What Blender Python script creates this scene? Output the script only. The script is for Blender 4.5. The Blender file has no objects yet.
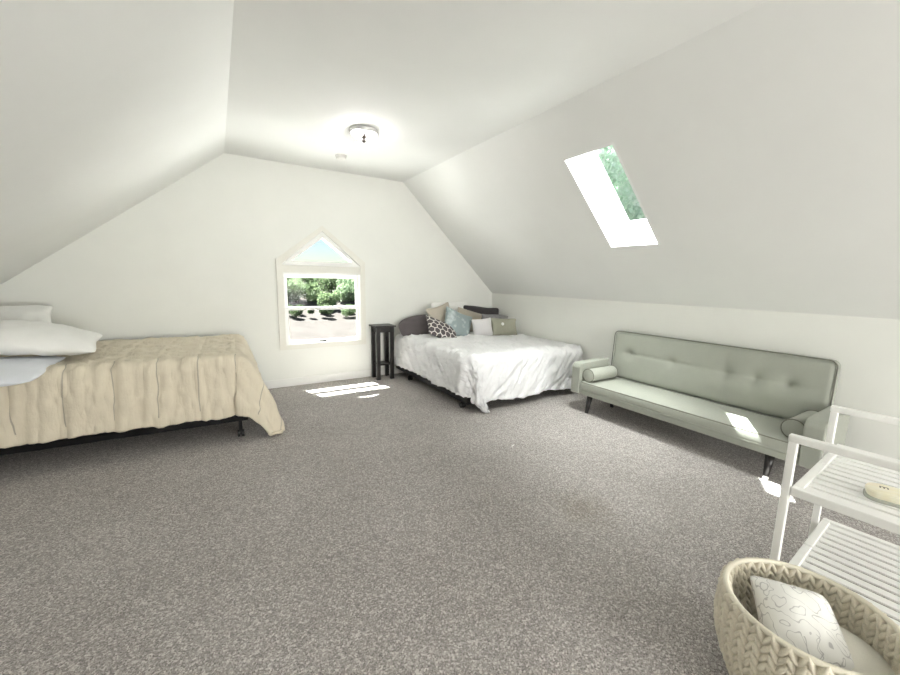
import bpy, bmesh, math, random
from mathutils import Vector, Matrix, noise
R = math.radians
PI = math.pi
random.seed(7)
SC = bpy.context.scene
COL = SC.collection

# ------------------------------------------------------------------ camera
cam_d = bpy.data.cameras.new('camera')
cam = bpy.data.objects.new('camera', cam_d)
COL.objects.link(cam)
cam_d.sensor_width = 36.0
cam_d.lens = 36.0 * 378.92 / 900.0
cam_d.clip_start = 0.02
cam_d.clip_end = 300
# rows: world x, y, z axes in camera space (right, up, forward)
RX = Vector((0.8544, 0.0635, 0.5172)); RZ = Vector((0.0181, 0.9880, -0.1517))
RX.normalize(); RZ = (RZ - RX * RZ.dot(RX)).normalized()
RY = Vector((-0.520, 0.139, 0.843)); RY = (RY - RX * RY.dot(RX) - RZ * RY.dot(RZ)).normalized()
m = Matrix(((RX.x, RX.y, -RX.z), (RY.x, RY.y, -RY.z), (RZ.x, RZ.y, -RZ.z)))
cam.matrix_world = Matrix.Translation((0, 0, 1.4)) @ m.to_4x4()
SC.camera = cam

# ------------------------------------------------------------------ light
SC.view_settings.view_transform = 'Standard'
SC.view_settings.look = 'None'
SC.view_settings.gamma = 1
SC.view_settings.use_curve_mapping = False
SC.view_settings.exposure = 2.8
SUN_FROM = Vector((-0.16, 0.53, 1.0)).normalized()
world = bpy.data.worlds.new('world')
SC.world = world
world.use_nodes = True
wn = world.node_tree
wn.nodes.clear()
wo = wn.nodes.new('ShaderNodeOutputWorld')
wb = wn.nodes.new('ShaderNodeBackground')
ws = wn.nodes.new('ShaderNodeTexSky')
ws.sky_type = 'NISHITA'
ws.sun_disc = False
ws.sun_elevation = math.asin(SUN_FROM.z)
ws.sun_rotation = math.atan2(SUN_FROM.x, SUN_FROM.y)
ws.air_density = 1.0
ws.dust_density = 0.5
ws.ozone_density = 2.0
wn.links.new(ws.outputs[0], wb.inputs[0])
wb.inputs[1].default_value = 0.022
wn.links.new(wb.outputs[0], wo.inputs[0])
sun_d = bpy.data.lights.new('sun', 'SUN')
sun_d.energy = 8.0
sun_d.angle = R(0.6)
sun_d.color = (1.0, 0.985, 0.965)
sun = bpy.data.objects.new('sun', sun_d)
COL.objects.link(sun)
sun.rotation_euler = SUN_FROM.to_track_quat('Z', 'Y').to_euler()
sun.location = SUN_FROM * 30

# added fill lamp behind the camera, set in a made-up rear opening
rl = bpy.data.lights.new('added_rear_fill', 'AREA')
rl.shape = 'RECTANGLE'
rl.size = 1.7
rl.size_y = 1.2
rl.energy = 33
rl.color = (1.0, 0.985, 0.96)
rlo = bpy.data.objects.new('added_rear_fill', rl)
COL.objects.link(rlo)
rlo.location = (1.95, -4.44, 0.95)
rlo.rotation_euler = Vector((0, 1, 0.22)).to_track_quat('-Z', 'Z').to_euler()

# added area lamp outside and below the gable window, brightens the ceiling
gl_ = bpy.data.lights.new('added_low_fill', 'AREA')
gl_.shape = 'RECTANGLE'
gl_.size = 5.0
gl_.size_y = 1.2
gl_.energy = 95
gl_.color = (1.0, 0.995, 0.965)
glo = bpy.data.objects.new('added_low_fill', gl_)
COL.objects.link(glo)
glo.location = (1.2, 6.35, -0.85)
glo.rotation_euler = (Vector((1.19, 5.1, 1.0)) - glo.location).to_track_quat('-Z', 'Y').to_euler()
# sky light that falls in through the skylight
sl_ = bpy.data.lights.new('skylight_daylight', 'AREA')
sl_.shape = 'RECTANGLE'
sl_.size = 1.3
sl_.size_y = 0.9
sl_.energy = 70
sl_.color = (1.0, 0.985, 0.97)
slo = bpy.data.objects.new('skylight_daylight', sl_)
COL.objects.link(slo)
slo.location = (2.72, 2.25, 3.50)
slo.rotation_euler = (Vector((3.0, 2.2, 2.1)) - slo.location).to_track_quat('-Z', 'Y').to_euler()

def portal(name, loc, direction, w, h):
    d = bpy.data.lights.new(name, 'AREA')
    d.shape = 'RECTANGLE'
    d.size = w
    d.size_y = h
    d.cycles.is_portal = True
    o = bpy.data.objects.new(name, d)
    COL.objects.link(o)
    o.location = loc
    o.rotation_euler = Vector(direction).to_track_quat('-Z', 'Y').to_euler()

# ------------------------------------------------------------------ materials
def lin(c):
    return tuple((x / 12.92 if x <= 0.04045 else ((x + 0.055) / 1.055) ** 2.4) for x in c)

def hexc(r, g, b):
    return lin((r / 255, g / 255, b / 255)) + (1,)

class NT:
    def __init__(s, name):
        s.m = bpy.data.materials.new(name)
        s.m.use_nodes = True
        s.t = s.m.node_tree
        s.b = s.t.nodes['Principled BSDF']
        s.out = s.t.nodes['Material Output']
    def n(s, typ, **kw):
        x = s.t.nodes.new(typ)
        for k, v in kw.items():
            setattr(x, k, v)
        return x
    def l(s, a, b):
        s.t.links.new(a, b)
    def coord(s, which='Object', scale=None):
        tc = s.n('ShaderNodeTexCoord')
        o = tc.outputs[which]
        if scale is not None:
            mp = s.n('ShaderNodeMapping')
            mp.inputs['Scale'].default_value = scale
            s.l(o, mp.inputs[0])
            o = mp.outputs[0]
        return o
    def noise(s, co, scale, detail=3, rough=0.55):
        x = s.n('ShaderNodeTexNoise')
        x.inputs['Scale'].default_value = scale
        x.inputs['Detail'].default_value = detail
        x.inputs['Roughness'].default_value = rough
        s.l(co, x.inputs['Vector'])
        return x.outputs['Fac']
    def ramp(s, fac, stops):
        x = s.n('ShaderNodeValToRGB')
        e = x.color_ramp.elements
        while len(e) < len(stops):
            e.new(0.5)
        for i, (p, c) in enumerate(stops):
            e[i].position = p
            e[i].color = c
        s.l(fac, x.inputs[0])
        return x.outputs[0]
    def mix(s, fac, a, b, blend='MIX'):
        x = s.n('ShaderNodeMix', data_type='RGBA', blend_type=blend)
        for sock, v in ((x.inputs[0], fac), (x.inputs[6], a), (x.inputs[7], b)):
            if hasattr(v, 'is_linked'):
                s.l(v, sock)
            else:
                sock.default_value = v
        return x.outputs[2]
    def math(s, op, a, b=0.0, c=0.0):
        x = s.n('ShaderNodeMath', operation=op)
        for i, v in enumerate((a, b, c)):
            if hasattr(v, 'is_linked'):
                s.l(v, x.inputs[i])
            else:
                x.inputs[i].default_value = v
        return x.outputs[0]
    def bump(s, h, strength=0.3, dist=0.01, prev=None):
        x = s.n('ShaderNodeBump')
        x.inputs['Strength'].default_value = strength
        x.inputs['Distance'].default_value = dist
        s.l(h, x.inputs['Height'])
        if prev is not None:
            s.l(prev, x.inputs['Normal'])
        s.l(x.outputs[0], s.b.inputs['Normal'])
        return x.outputs[0]
    def col(s, c):
        if hasattr(c, 'is_linked'):
            s.l(c, s.b.inputs['Base Color'])
        else:
            s.b.inputs['Base Color'].default_value = c
    def set(s, **kw):
        for k, v in kw.items():
            s.b.inputs[k.replace('_', ' ')].default_value = v

def vary(c, k):
    return (min(1, c[0] * k), min(1, c[1] * k), min(1, c[2] * k), 1)

def simple(name, c, rough=0.6, metal=0.0, nscale=40, amt=0.06, bump=0.0, bscale=None, coat=0.0, sheen=0.0):
    t = NT(name)
    co = t.coord()
    f = t.noise(co, nscale)
    t.col(t.ramp(f, [(0.3, vary(c, 1 - amt)), (0.7, vary(c, 1 + amt))]))
    t.set(Roughness=rough, Metallic=metal, Coat_Weight=coat, Sheen_Weight=sheen)
    if bump:
        t.bump(t.noise(co, bscale or nscale * 3, 2), bump, 0.004)
    return t.m

def fabric(name, c, weave=420, amt=0.10, bump=0.35, rough=0.9, sheen=0.15, mottled=0.05):
    t = NT(name)
    co = t.coord()
    f = t.noise(co, weave, 2, 0.7)
    g = t.noise(co, 9, 3)
    base = t.ramp(f, [(0.3, vary(c, 1 - amt)), (0.7, vary(c, 1 + amt))])
    base = t.mix(1.0, base, t.ramp(g, [(0.3, (1 - mottled,) * 3 + (1,)), (0.7, (1, 1, 1, 1))]), 'MULTIPLY')
    t.col(base)
    t.set(Roughness=rough, Sheen_Weight=sheen, Sheen_Roughness=0.5)
    b1 = t.bump(f, bump, 0.002)
    return t.m

M = {}
M['wall'] = simple('wall_paint', hexc(236, 237, 231), 0.75, nscale=3, amt=0.012, bump=0.08, bscale=90)
M['ceil'] = simple('ceiling_paint', hexc(238, 239, 236), 0.8, nscale=2.5, amt=0.012, bump=0.10, bscale=60)
M['trim'] = simple('white_trim_paint', hexc(240, 240, 236), 0.4, nscale=6, amt=0.01)
M['casing'] = simple('casing_paint', hexc(232, 231, 222), 0.5, nscale=6, amt=0.01)
M['shaft'] = simple('shaft_paint', hexc(245, 246, 244), 0.7, nscale=6, amt=0.01)

def carpet():
    t = NT('speckled_carpet')
    co = t.coord()
    v = t.n('ShaderNodeTexVoronoi')
    v.inputs['Scale'].default_value = 150
    t.l(co, v.inputs['Vector'])
    sp = t.n('ShaderNodeSeparateColor')
    t.l(v.outputs['Color'], sp.inputs[0])
    f = t.noise(co, 210, 3, 0.8)
    fleck = t.ramp(sp.outputs[0], [(0.0, hexc(92, 86, 84)), (0.35, hexc(154, 147, 143)), (0.72, hexc(190, 184, 180)), (0.93, hexc(248, 245, 240))])
    base = t.mix(0.5, fleck, t.ramp(f, [(0.40, hexc(96, 91, 88)), (0.60, hexc(226, 220, 215))]))
    big = t.noise(co, 1.1, 4, 0.6)
    base = t.mix(1.0, base, t.ramp(big, [(0.3, (0.86, 0.85, 0.84, 1)), (0.7, (1.04, 1.04, 1.04, 1))]), 'MULTIPLY')
    # a worn, soiled patch on the walkway
    mp = t.n('ShaderNodeMapping')
    mp.inputs['Location'].default_value = (-1.87, -1.42, 0)
    t.l(co, mp.inputs[0])
    ln = t.n('ShaderNodeVectorMath', operation='LENGTH')
    t.l(mp.outputs[0], ln.inputs[0])
    wob = t.math('ADD', ln.outputs['Value'], t.math('MULTIPLY', t.noise(co, 7, 3), 0.25))
    st = t.ramp(wob, [(0.14, (0.80, 0.77, 0.72, 1)), (0.36, (1, 1, 1, 1))])
    base = t.mix(1.0, base, st, 'MULTIPLY')
    t.col(base)
    t.set(Roughness=1.0, Sheen_Weight=0.1)
    t.bump(t.math('SUBTRACT', f, v.outputs['Distance']), 0.6, 0.008)
    return t.m
M['carpet'] = carpet()

def duvet(name, c, wr=0.5, seam=None):
    """cloth with crinkles that run down the drop (UV = metres on the cloth)."""
    t = NT(name)
    uv = t.coord('UV')
    f = t.noise(uv, 900, 2, 0.6)
    g = t.noise(uv, 7, 4)
    base = t.ramp(g, [(0.3, vary(c, 0.97)), (0.7, vary(c, 1.02))])
    h1 = t.noise(uv, 11, 4, 0.6)
    h2 = t.noise(t.coord('UV', (26, 5, 1)), 1.0, 4, 0.55)
    h = t.math('ADD', h1, h2)
    if seam:
        sp = t.n('ShaderNodeSeparateXYZ')
        t.l(uv, sp.inputs[0])
        fr = t.math('ABSOLUTE', t.math('SUBTRACT', t.math('FRACT', t.math('ADD', t.math('DIVIDE', sp.outputs[0], seam[0]), seam[3])), 0.5))
        line = t.math('LESS_THAN', fr, 0.0034 / seam[0])
        vin = t.math('MULTIPLY', t.math('GREATER_THAN', sp.outputs[1], seam[1]), t.math('LESS_THAN', sp.outputs[1], seam[2]))
        line = t.math('MULTIPLY', line, vin)
        base = t.mix(line, base, vary(c, 0.62))
        soft = t.math('MULTIPLY', t.math('SMOOTH_MIN', t.math('MULTIPLY', fr, 9.0), 1.0, 0.3), 0.9)
        h = t.math('ADD', h, soft)
    t.col(base)
    t.set(Roughness=0.92, Sheen_Weight=0.12)
    b = t.bump(f, 0.12, 0.001)
    t.bump(h, wr, 0.02, b)
    return t.m
M['beige_duvet'] = duvet('beige_cotton', hexc(221, 211, 190), 0.45, (0.265, -0.36, 0.10, 0.764))
M['white_duvet'] = duvet('white_cotton', hexc(240, 240, 241), 0.9)
M['white_linen'] = fabric('white_linen', hexc(240, 240, 236), 600, 0.02, 0.12)
M['blue_white_linen'] = fabric('cool_white_linen', hexc(236, 240, 246), 600, 0.02, 0.12)
M['sofa'] = fabric('sage_grey_upholstery', hexc(162, 165, 154), 520, 0.10, 0.3)
M['sofa_piping'] = fabric('dark_piping', hexc(118, 118, 108), 600, 0.06, 0.2)
M['black_wood'] = simple('black_painted_wood', hexc(30, 27, 26), 0.35, nscale=14, amt=0.2)
M['black_metal'] = simple('black_metal', hexc(26, 26, 27), 0.4, 0.6, nscale=20, amt=0.1)
M['box_cloth'] = fabric('charcoal_box_spring_cloth', hexc(70, 68, 66), 500, 0.1)
M['black_cloth'] = fabric('black_under_cloth', hexc(26, 25, 25), 500, 0.1)
M['mattress'] = fabric('mattress_cloth', hexc(225, 222, 214), 500, 0.03)
M['white_metal'] = simple('white_powder_coat', hexc(246, 246, 242), 0.38, nscale=30, amt=0.015)
M['glide'] = simple('white_plastic', hexc(238, 238, 234), 0.35)
M['rubber'] = simple('black_rubber', hexc(22, 22, 22), 0.6)
M['rope'] = fabric('cream_cotton_rope', hexc(230, 222, 202), 260, 0.09, 0.5, mottled=0.08)
M['binding'] = fabric('cream_binding', hexc(230, 224, 205), 420, 0.05, 0.3)
M['chrome'] = simple('brushed_nickel', hexc(190, 190, 190), 0.25, 0.9, nscale=60, amt=0.04)
M['lamp_pan'] = simple('satin_nickel_white', hexc(205, 206, 204), 0.3, 0.35, nscale=30, amt=0.02)
M['detector'] = simple('detector_plastic', hexc(225, 225, 220), 0.45)
M['dark_metal'] = simple('dark_bronze', hexc(40, 36, 32), 0.4, 0.7)
M['latch'] = simple('latch_metal', hexc(60, 58, 52), 0.35, 0.7)

def glass(name, tint, refl=0.003):
    t = NT(name)
    t.t.nodes.remove(t.b)
    tr = t.n('ShaderNodeBsdfTransparent')
    tr.inputs[0].default_value = tint
    gl = t.n('ShaderNodeBsdfGlossy')
    gl.inputs['Roughness'].default_value = 0.02
    mx = t.n('ShaderNodeMixShader')
    mx.inputs[0].default_value = refl
    t.l(tr.outputs[0], mx.inputs[1])
    t.l(gl.outputs[0], mx.inputs[2])
    t.l(mx.outputs[0], t.out.inputs[0])
    return t.m
M['glass'] = glass('window_glass', (0.95, 0.96, 0.95, 1))
M['sky_glass'] = glass('skylight_glass', (0.93, 0.955, 0.945, 1))

def emit(name, c, s):
    t = NT(name)
    t.col(c)
    t.b.inputs['Emission Color'].default_value = c
    t.b.inputs['Emission Strength'].default_value = s
    t.set(Roughness=0.3)
    return t.m
M['bulb'] = emit('lit_bulb_glass', (1.0, 0.95, 0.94, 1), 18.0)

# ------------------------------------------------------------------ mesh helpers
def link(name, me, mat=None, parent=None, smooth=False):
    o = bpy.data.objects.new(name, me)
    COL.objects.link(o)
    if mat is not None:
        me.materials.append(mat)
    if parent is not None:
        o.parent = parent
    if smooth:
        for p in me.polygons:
            p.use_smooth = True
    return o

def fin(name, bm, mat=None, parent=None, smooth=False):
    bmesh.ops.recalc_face_normals(bm, faces=bm.faces[:])
    me = bpy.data.meshes.new(name)
    bm.to_mesh(me)
    bm.free()
    return link(name, me, mat, parent, smooth)

def tag(o, label=None, cat=None, group=None, kind=None):
    if label: o['label'] = label
    if cat: o['category'] = cat
    if group: o['group'] = group
    if kind: o['kind'] = kind
    return o

def empty(name, loc=(0, 0, 0), rz=0.0):
    o = bpy.data.objects.new(name, None)
    COL.objects.link(o)
    o.empty_display_size = 0.1
    o.location = loc
    o.rotation_euler = (0, 0, rz)
    return o

def copy_part(o, parent):
    c = o.copy()
    COL.objects.link(c)
    c.parent = parent
    for ch in list(o.children):
        copy_part(ch, c)
    return c

def box(bm, lo, hi, bev=0.0, seg=2, mat=None):
    r = bmesh.ops.create_cube(bm, size=1)
    vs = r['verts']
    c = [(a + b) / 2 for a, b in zip(lo, hi)]
    s = [abs(b - a) for a, b in zip(lo, hi)]
    for v in vs:
        v.co = Vector((c[0] + v.co.x * s[0], c[1] + v.co.y * s[1], c[2] + v.co.z * s[2]))
    if bev > 0:
        es = list({e for v in vs for e in v.link_edges})
        rb = bmesh.ops.bevel(bm, geom=es, offset=bev, segments=seg, affect='EDGES', profile=0.5)
        vs = list({v for f in rb['faces'] for v in f.verts} | {v for v in vs if v.is_valid})
    if mat is not None:
        bmesh.ops.transform(bm, matrix=mat, verts=[v for v in vs if v.is_valid])
    return vs

def tube(bm, pts, r, n=8, cap=True, closed=False):
    pts = [Vector(p) for p in pts]
    rad = r if hasattr(r, '__len__') else [r] * len(pts)
    rings = []
    up = None
    N = len(pts)
    for i, p in enumerate(pts):
        if closed:
            d = pts[(i + 1) % N] - pts[i - 1]
        else:
            d = pts[min(i + 1, N - 1)] - pts[max(i - 1, 0)]
        d.normalize()
        if up is None:
            up = Vector((0, 0, 1)) if abs(d.z) < 0.9 else Vector((1, 0, 0))
        a = d.cross(up).normalized()
        up = a.cross(d).normalized()
        rings.append([bm.verts.new(p + (a * math.cos(2 * PI * k / n) + up * math.sin(2 * PI * k / n)) * rad[i]) for k in range(n)])
    rng = range(N) if closed else range(N - 1)
    for i in rng:
        A, B = rings[i], rings[(i + 1) % N]
        for k in range(n):
            bm.faces.new((A[k], A[(k + 1) % n], B[(k + 1) % n], B[k]))
    if cap and not closed:
        bm.faces.new(rings[0][::-1])
        bm.faces.new(rings[-1])

def lathe(bm, prof, n=32, c=(0, 0, 0), capped=True):
    rings = []
    for r, z in prof:
        rings.append([bm.verts.new((c[0] + r * math.cos(2 * PI * k / n), c[1] + r * math.sin(2 * PI * k / n), c[2] + z)) for k in range(n)])
    for i in range(len(rings) - 1):
        for k in range(n):
            bm.faces.new((rings[i][k], rings[i][(k + 1) % n], rings[i + 1][(k + 1) % n], rings[i + 1][k]))
    if capped:
        bm.faces.new(rings[0][::-1])
        bm.faces.new(rings[-1])

def prism(bm, poly, y0, y1):
    """poly of (x, z) extruded along y"""
    a = [bm.verts.new((x, y0, z)) for x, z in poly]
    b = [bm.verts.new((x, y1, z)) for x, z in poly]
    n = len(poly)
    bm.faces.new(a)
    bm.faces.new(b[::-1])
    for i in range(n):
        bm.faces.new((a[i], b[i], b[(i + 1) % n], a[(i + 1) % n]))

def quad(bm, *p):
    bm.faces.new([bm.verts.new(v) for v in p])

# ------------------------------------------------------------------ room shell
YB = 5.108          # inner face of the gable wall
YR = -4.4           # rear gable, behind the camera
CL, CR, CZ = 0.161, 2.315, 2.733     # creases and flat ceiling height
KX, KZ = 3.945, 1.186                # right knee wall
LX = -2.25
LZ = CZ - (CL - LX) * (CZ - 1.274) / (CL + 1.686)

def structure(name, bm, mat):
    o = fin(name, bm, mat)
    o['kind'] = 'structure'
    return o

bm = bmesh.new(); box(bm, (LX - 0.1, YR - 0.1, -0.1), (KX + 0.1, YB + 0.1, 0)); structure('floor', bm, M['carpet'])
bm = bmesh.new(); box(bm, (CL, YR - 0.1, CZ), (CR, YB + 0.1, CZ + 0.1)); structure('ceiling', bm, M['ceil'])
bm = bmesh.new()
prism(bm, [(CL, CZ), (LX, LZ), (LX - 0.06, LZ + 0.08), (CL, CZ + 0.1)], YR - 0.1, YB + 0.1)
structure('ceiling_slope_left', bm, M['ceil'])
bm = bmesh.new(); box(bm, (LX - 0.1, YR - 0.1, 0), (LX, YB + 0.1, LZ + 0.08)); structure('wall_left', bm, M['wall'])
bm = bmesh.new(); box(bm, (KX, YR - 0.1, 0), (KX + 0.1, YB + 0.1, KZ + 0.02)); structure('wall_right', bm, M['wall'])
bm = bmesh.new()
RW0, RW1, RZ0, RZ1 = 1.05, 2.85, 0.30, 1.60
RM = (RW0 + RW1) / 2
prism(bm, [(LX, 0), (RM, 0), (RM, RZ0), (RW0, RZ0), (RW0, RZ1), (RM, RZ1), (RM, CZ), (CL, CZ), (LX, LZ)], YR - 0.1, YR)
prism(bm, [(RM, 0), (KX, 0), (KX, KZ), (CR, CZ), (RM, CZ), (RM, RZ1), (RW1, RZ1), (RW1, RZ0), (RM, RZ0)], YR - 0.1, YR)
structure('wall_front', bm, M['wall'])
bm = bmesh.new()
for lo, hi in (((RW0 - 0.06, RZ0 - 0.06), (RW0 + 0.03, RZ1 + 0.06)), ((RW1 - 0.03, RZ0 - 0.06), (RW1 + 0.06, RZ1 + 0.06)),
               ((RW0 + 0.03, RZ0 - 0.06), (RW1 - 0.03, RZ0 + 0.03)), ((RW0 + 0.03, RZ1 - 0.03), (RW1 - 0.03, RZ1 + 0.06)), ((RM - 0.02, RZ0 + 0.03), (RM + 0.02, RZ1 - 0.03))):
    box(bm, (lo[0], YR - 0.03, lo[1]), (hi[0], YR + 0.016, hi[1]))
structure('window_added_rear', bm, M['trim'])  # unseen window, made up to let the rear fill lamp in

# gable wall with the pentagon window opening
HX0, HX1, HZ0, HZ1, HA = 0.69, 1.69, 0.53, 1.545, 1.985
HM = (HX0 + HX1) / 2
bm = bmesh.new()
prism(bm, [(LX, 0), (HM, 0), (HM, HZ0), (HX0, HZ0), (HX0, HZ1), (HM, HA), (HM, CZ), (CL, CZ), (LX, LZ)], YB, YB + 0.12)
prism(bm, [(HM, 0), (KX, 0), (KX, KZ), (CR, CZ), (HM, CZ), (HM, HA), (HX1, HZ1), (HX1, HZ0), (HM, HZ0)], YB, YB + 0.12)
structure('wall_back', bm, M['wall'])

# right slope with the skylight opening; a = world y, b = distance down from the crease
SD = Vector((KX - CR, 0, KZ - CZ)); SL = SD.length; SD.normalize()
SN = Vector((-SD.z, 0, SD.x))          # outwards
SN = SN if SN.x > 0 else -SN
def slope(a, b, d=0.0):
    return Vector((CR, a, CZ)) + SD * b + SN * d
KA0, KA1 = 1.985, 2.450
def b_of_x(x): return (x - CR) / SD.x
KB0, KB1 = b_of_x(2.632), b_of_x(3.355)
TH = 0.03
bm = bmesh.new()
def slab(a0, a1, b0, b1):
    p = [slope(a, b, d) for d in (0, TH) for a, b in ((a0, b0), (a1, b0), (a1, b1), (a0, b1))]
    v = [bm.verts.new(q) for q in p]
    for f in ((0, 1, 2, 3), (7, 6, 5, 4), (0, 4, 5, 1), (1, 5, 6, 2), (2, 6, 7, 3), (3, 7, 4, 0)):
        bm.faces.new([v[i] for i in f])
HG = 0.016
slab(YR - 0.1, KA0 - HG, -0.05, SL + 0.05)
slab(KA1 + HG, YB + 0.1, -0.05, SL + 0.05)
slab(KA0 - HG, KA1 + HG, -0.05, KB0 - HG)
slab(KA0 - HG, KA1 + HG, KB1 + HG, SL + 0.05)
structure('ceiling_slope_right', bm, M['ceil'])

# skylight: shaft liner, frame and glass
sk = empty('window_2', slope((KA0 + KA1) / 2, (KB0 + KB1) / 2))
sk['kind'] = 'structure'
SKD = 0.31
UPX = 0.30      # the upper end of the shaft is flared
bm = bmesh.new()
inn = [(KA0, KB0), (KA1, KB0), (KA1, KB1), (KA0, KB1)]
out = [(KA0, KB0 - UPX), (KA1, KB0 - UPX), (KA1, KB1), (KA0, KB1)]
v0 = [bm.verts.new(slope(a, b, -0.002) - sk.location) for a, b in inn]
u0 = [bm.verts.new(slope(a + (0.02 if i in (1, 2) else -0.02), b + (0.02 if i in (2, 3) else -0.02), -0.001) - sk.location) for i, (a, b) in enumerate(inn)]
v1 = [bm.verts.new(slope(a, b, SKD) - sk.location) for a, b in out]
w1 = [bm.verts.new(slope(a + (0.03 if i in (1, 2) else -0.03), b + (0.03 if i in (2, 3) else -0.03), SKD) - sk.location) for i, (a, b) in enumerate(out)]
w0 = [bm.verts.new(slope(a + (0.03 if i in (1, 2) else -0.03), b + (0.03 if i in (2, 3) else -0.03), TH) - sk.location) for i, (a, b) in enumerate(inn)]
for i in range(4):
    j = (i + 1) % 4
    bm.faces.new((u0[i], u0[j], v0[j], v0[i]))
    bm.faces.new((v0[i], v0[j], v1[j], v1[i]))
    bm.faces.new((v1[i], v1[j], w1[j], w1[i]))
    bm.faces.new((w1[i], w1[j], w0[j], w0[i]))
fin('skylight_shaft', bm, M['shaft'], sk)
bm = bmesh.new()
def bar(a0, a1, b0, b1, d0, d1):
    p = [slope(a, b, d) - sk.location for d in (d0, d1) for a, b in ((a0, b0), (a1, b0), (a1, b1), (a0, b1))]
    v = [bm.verts.new(q) for q in p]
    for f in ((0, 1, 2, 3), (7, 6, 5, 4), (0, 4, 5, 1), (1, 5, 6, 2), (2, 6, 7, 3), (3, 7, 4, 0)):
        bm.faces.new([v[i] for i in f])
B0, B1 = KB0 - UPX, KB1
bar(KA0 - 0.03, KA0 + 0.012, B0, B1, SKD, SKD + 0.05)
bar(KA1 - 0.012, KA1 + 0.03, B0, B1, SKD, SKD + 0.05)
bar(KA0, KA1, B0 - 0.03, B0 + 0.012, SKD, SKD + 0.05)
bar(KA0, KA1, B1 - 0.012, B1 + 0.03, SKD, SKD + 0.05)
fin('frame', bm, M['trim'], sk)
bm = bmesh.new()
bar(KA0 + 0.005, KA1 - 0.005, B0 + 0.005, B1 - 0.005, SKD + 0.02, SKD + 0.026)
fin('glass_pane', bm, M['sky_glass'], sk)
portal('skylight_portal', slope((KA0 + KA1) / 2, (B0 + B1) / 2, SKD + 0.08), -SN, 1.4, 0.6)
portal('window_portal', (HM, YB + 0.14, 1.2), (0, -1, 0), 1.2, 1.6)

# gable window: flat casing, triangle light over a double-hung sash
win = empty('window_1', (HM, YB, HZ0))
win['kind'] = 'structure'
def wfin(name, bm, mat, parent=win):
    bmesh.ops.translate(bm, verts=bm.verts[:], vec=-win.location)
    return fin(name, bm, mat, parent)
bm = bmesh.new()
cw = 0.062
ap_o = 2.035
# casing: left leg, right leg, sill piece, two raking pieces, mullion band
prism(bm, [(HX0 - cw, HZ0 - 0.05), (HX0 + 0.012, HZ0 - 0.05), (HX0 + 0.012, HZ1 + 0.01), (HX0 - cw, HZ1 + 0.06)], YB - 0.018, YB)
prism(bm, [(HX1 - 0.012, HZ0 - 0.05), (HX1 + cw - 0.01, HZ0 - 0.05), (HX1 + cw - 0.01, HZ1 + 0.06), (HX1 - 0.012, HZ1 + 0.01)], YB - 0.018, YB)
prism(bm, [(HX0 + 0.012, HZ0 - 0.05), (HX1 - 0.012, HZ0 - 0.05), (HX1 - 0.012, HZ0 + 0.008), (HX0 + 0.012, HZ0 + 0.008)], YB - 0.018, YB)
prism(bm, [(HX0 - cw, HZ1 + 0.06), (HX0 + 0.012, HZ1 + 0.01), (HM, HA - 0.006), (HM, ap_o + 0.01)], YB - 0.014, YB)
prism(bm, [(HX1 + cw - 0.01, HZ1 + 0.06), (HM, ap_o + 0.01), (HM, HA - 0.006), (HX1 - 0.012, HZ1 + 0.01)], YB - 0.014, YB)
prism(bm, [(HX0 + 0.012, 1.452), (HX1 - 0.012, 1.452), (HX1 - 0.012, 1.538), (HX0 + 0.012, 1.538)], YB - 0.006, YB + 0.1)
wfin('casing', bm, M['casing'])
# triangle frame and its glass
bm = bmesh.new()
to = [(HX0 + 0.004, 1.540), (HX1 - 0.004, 1.540), (HM, 1.974)]
ti = [(0.80, 1.592), (HX1 + HX0 - 0.80, 1.592), (HM, 1.893)]
for i in range(3):
    j = (i + 1) % 3
    prism(bm, [to[i], to[j], ti[j], ti[i]], YB - 0.012, YB + 0.09)
tf = wfin('triangle_frame', bm, M['trim'])
bm = bmesh.new()
prism(bm, [(p[0], p[1]) for p in ti], YB + 0.045, YB + 0.05)
wfin('glass_pane', bm, M['glass'])
# jamb frame
bm = bmesh.new()
def ring(o, i, y0, y1):
    (x0, z0, x1, z1), (a0, b0, a1, b1) = o, i
    P = [(x0, z0), (x1, z0), (x1, z1), (x0, z1)]
    Q = [(a0, b0), (a1, b0), (a1, b1), (a0, b1)]
    for k in range(4):
        j = (k + 1) % 4
        prism(bm, [P[k], P[j], Q[j], Q[k]], y0, y1)
ring((HX0 + 0.002, HZ0 + 0.002, HX1 - 0.002, 1.452), (HX0 + 0.028, HZ0 + 0.022, HX1 - 0.028, 1.428), YB - 0.010, YB + 0.11)
wfin('jamb_frame', bm, M['trim'])
def sash(x0, x1, z0, z1, fw, fb, ft, y):
    global bm
    bm = bmesh.new()
    ring((x0, z0, x1, z1), (x0 + fw, z0 + fb, x1 - fw, z1 - ft), y, y + 0.032)
    s = wfin('sash', bm, M['trim'])
    bm = bmesh.new()
    box(bm, (x0 + fw - 0.004, y + 0.014, z0 + fb - 0.004), (x1 - fw + 0.004, y + 0.018, z1 - ft + 0.004))
    wfin('glass_pane', bm, M['glass'], s)
    return s
sash(HX0 + 0.026, HX1 - 0.026, 0.985, 1.430, 0.036, 0.03, 0.045, YB + 0.055)
low = sash(HX0 + 0.026, HX1 - 0.026, 0.550, 1.015, 0.036, 0.032, 0.040, YB + 0.018)
bm = bmesh.new(); box(bm, (1.115, YB + 0.008, 0.551), (1.205, YB + 0.022, 0.572), 0.003)
wfin('latch', bm, M['latch'], low)

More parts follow.
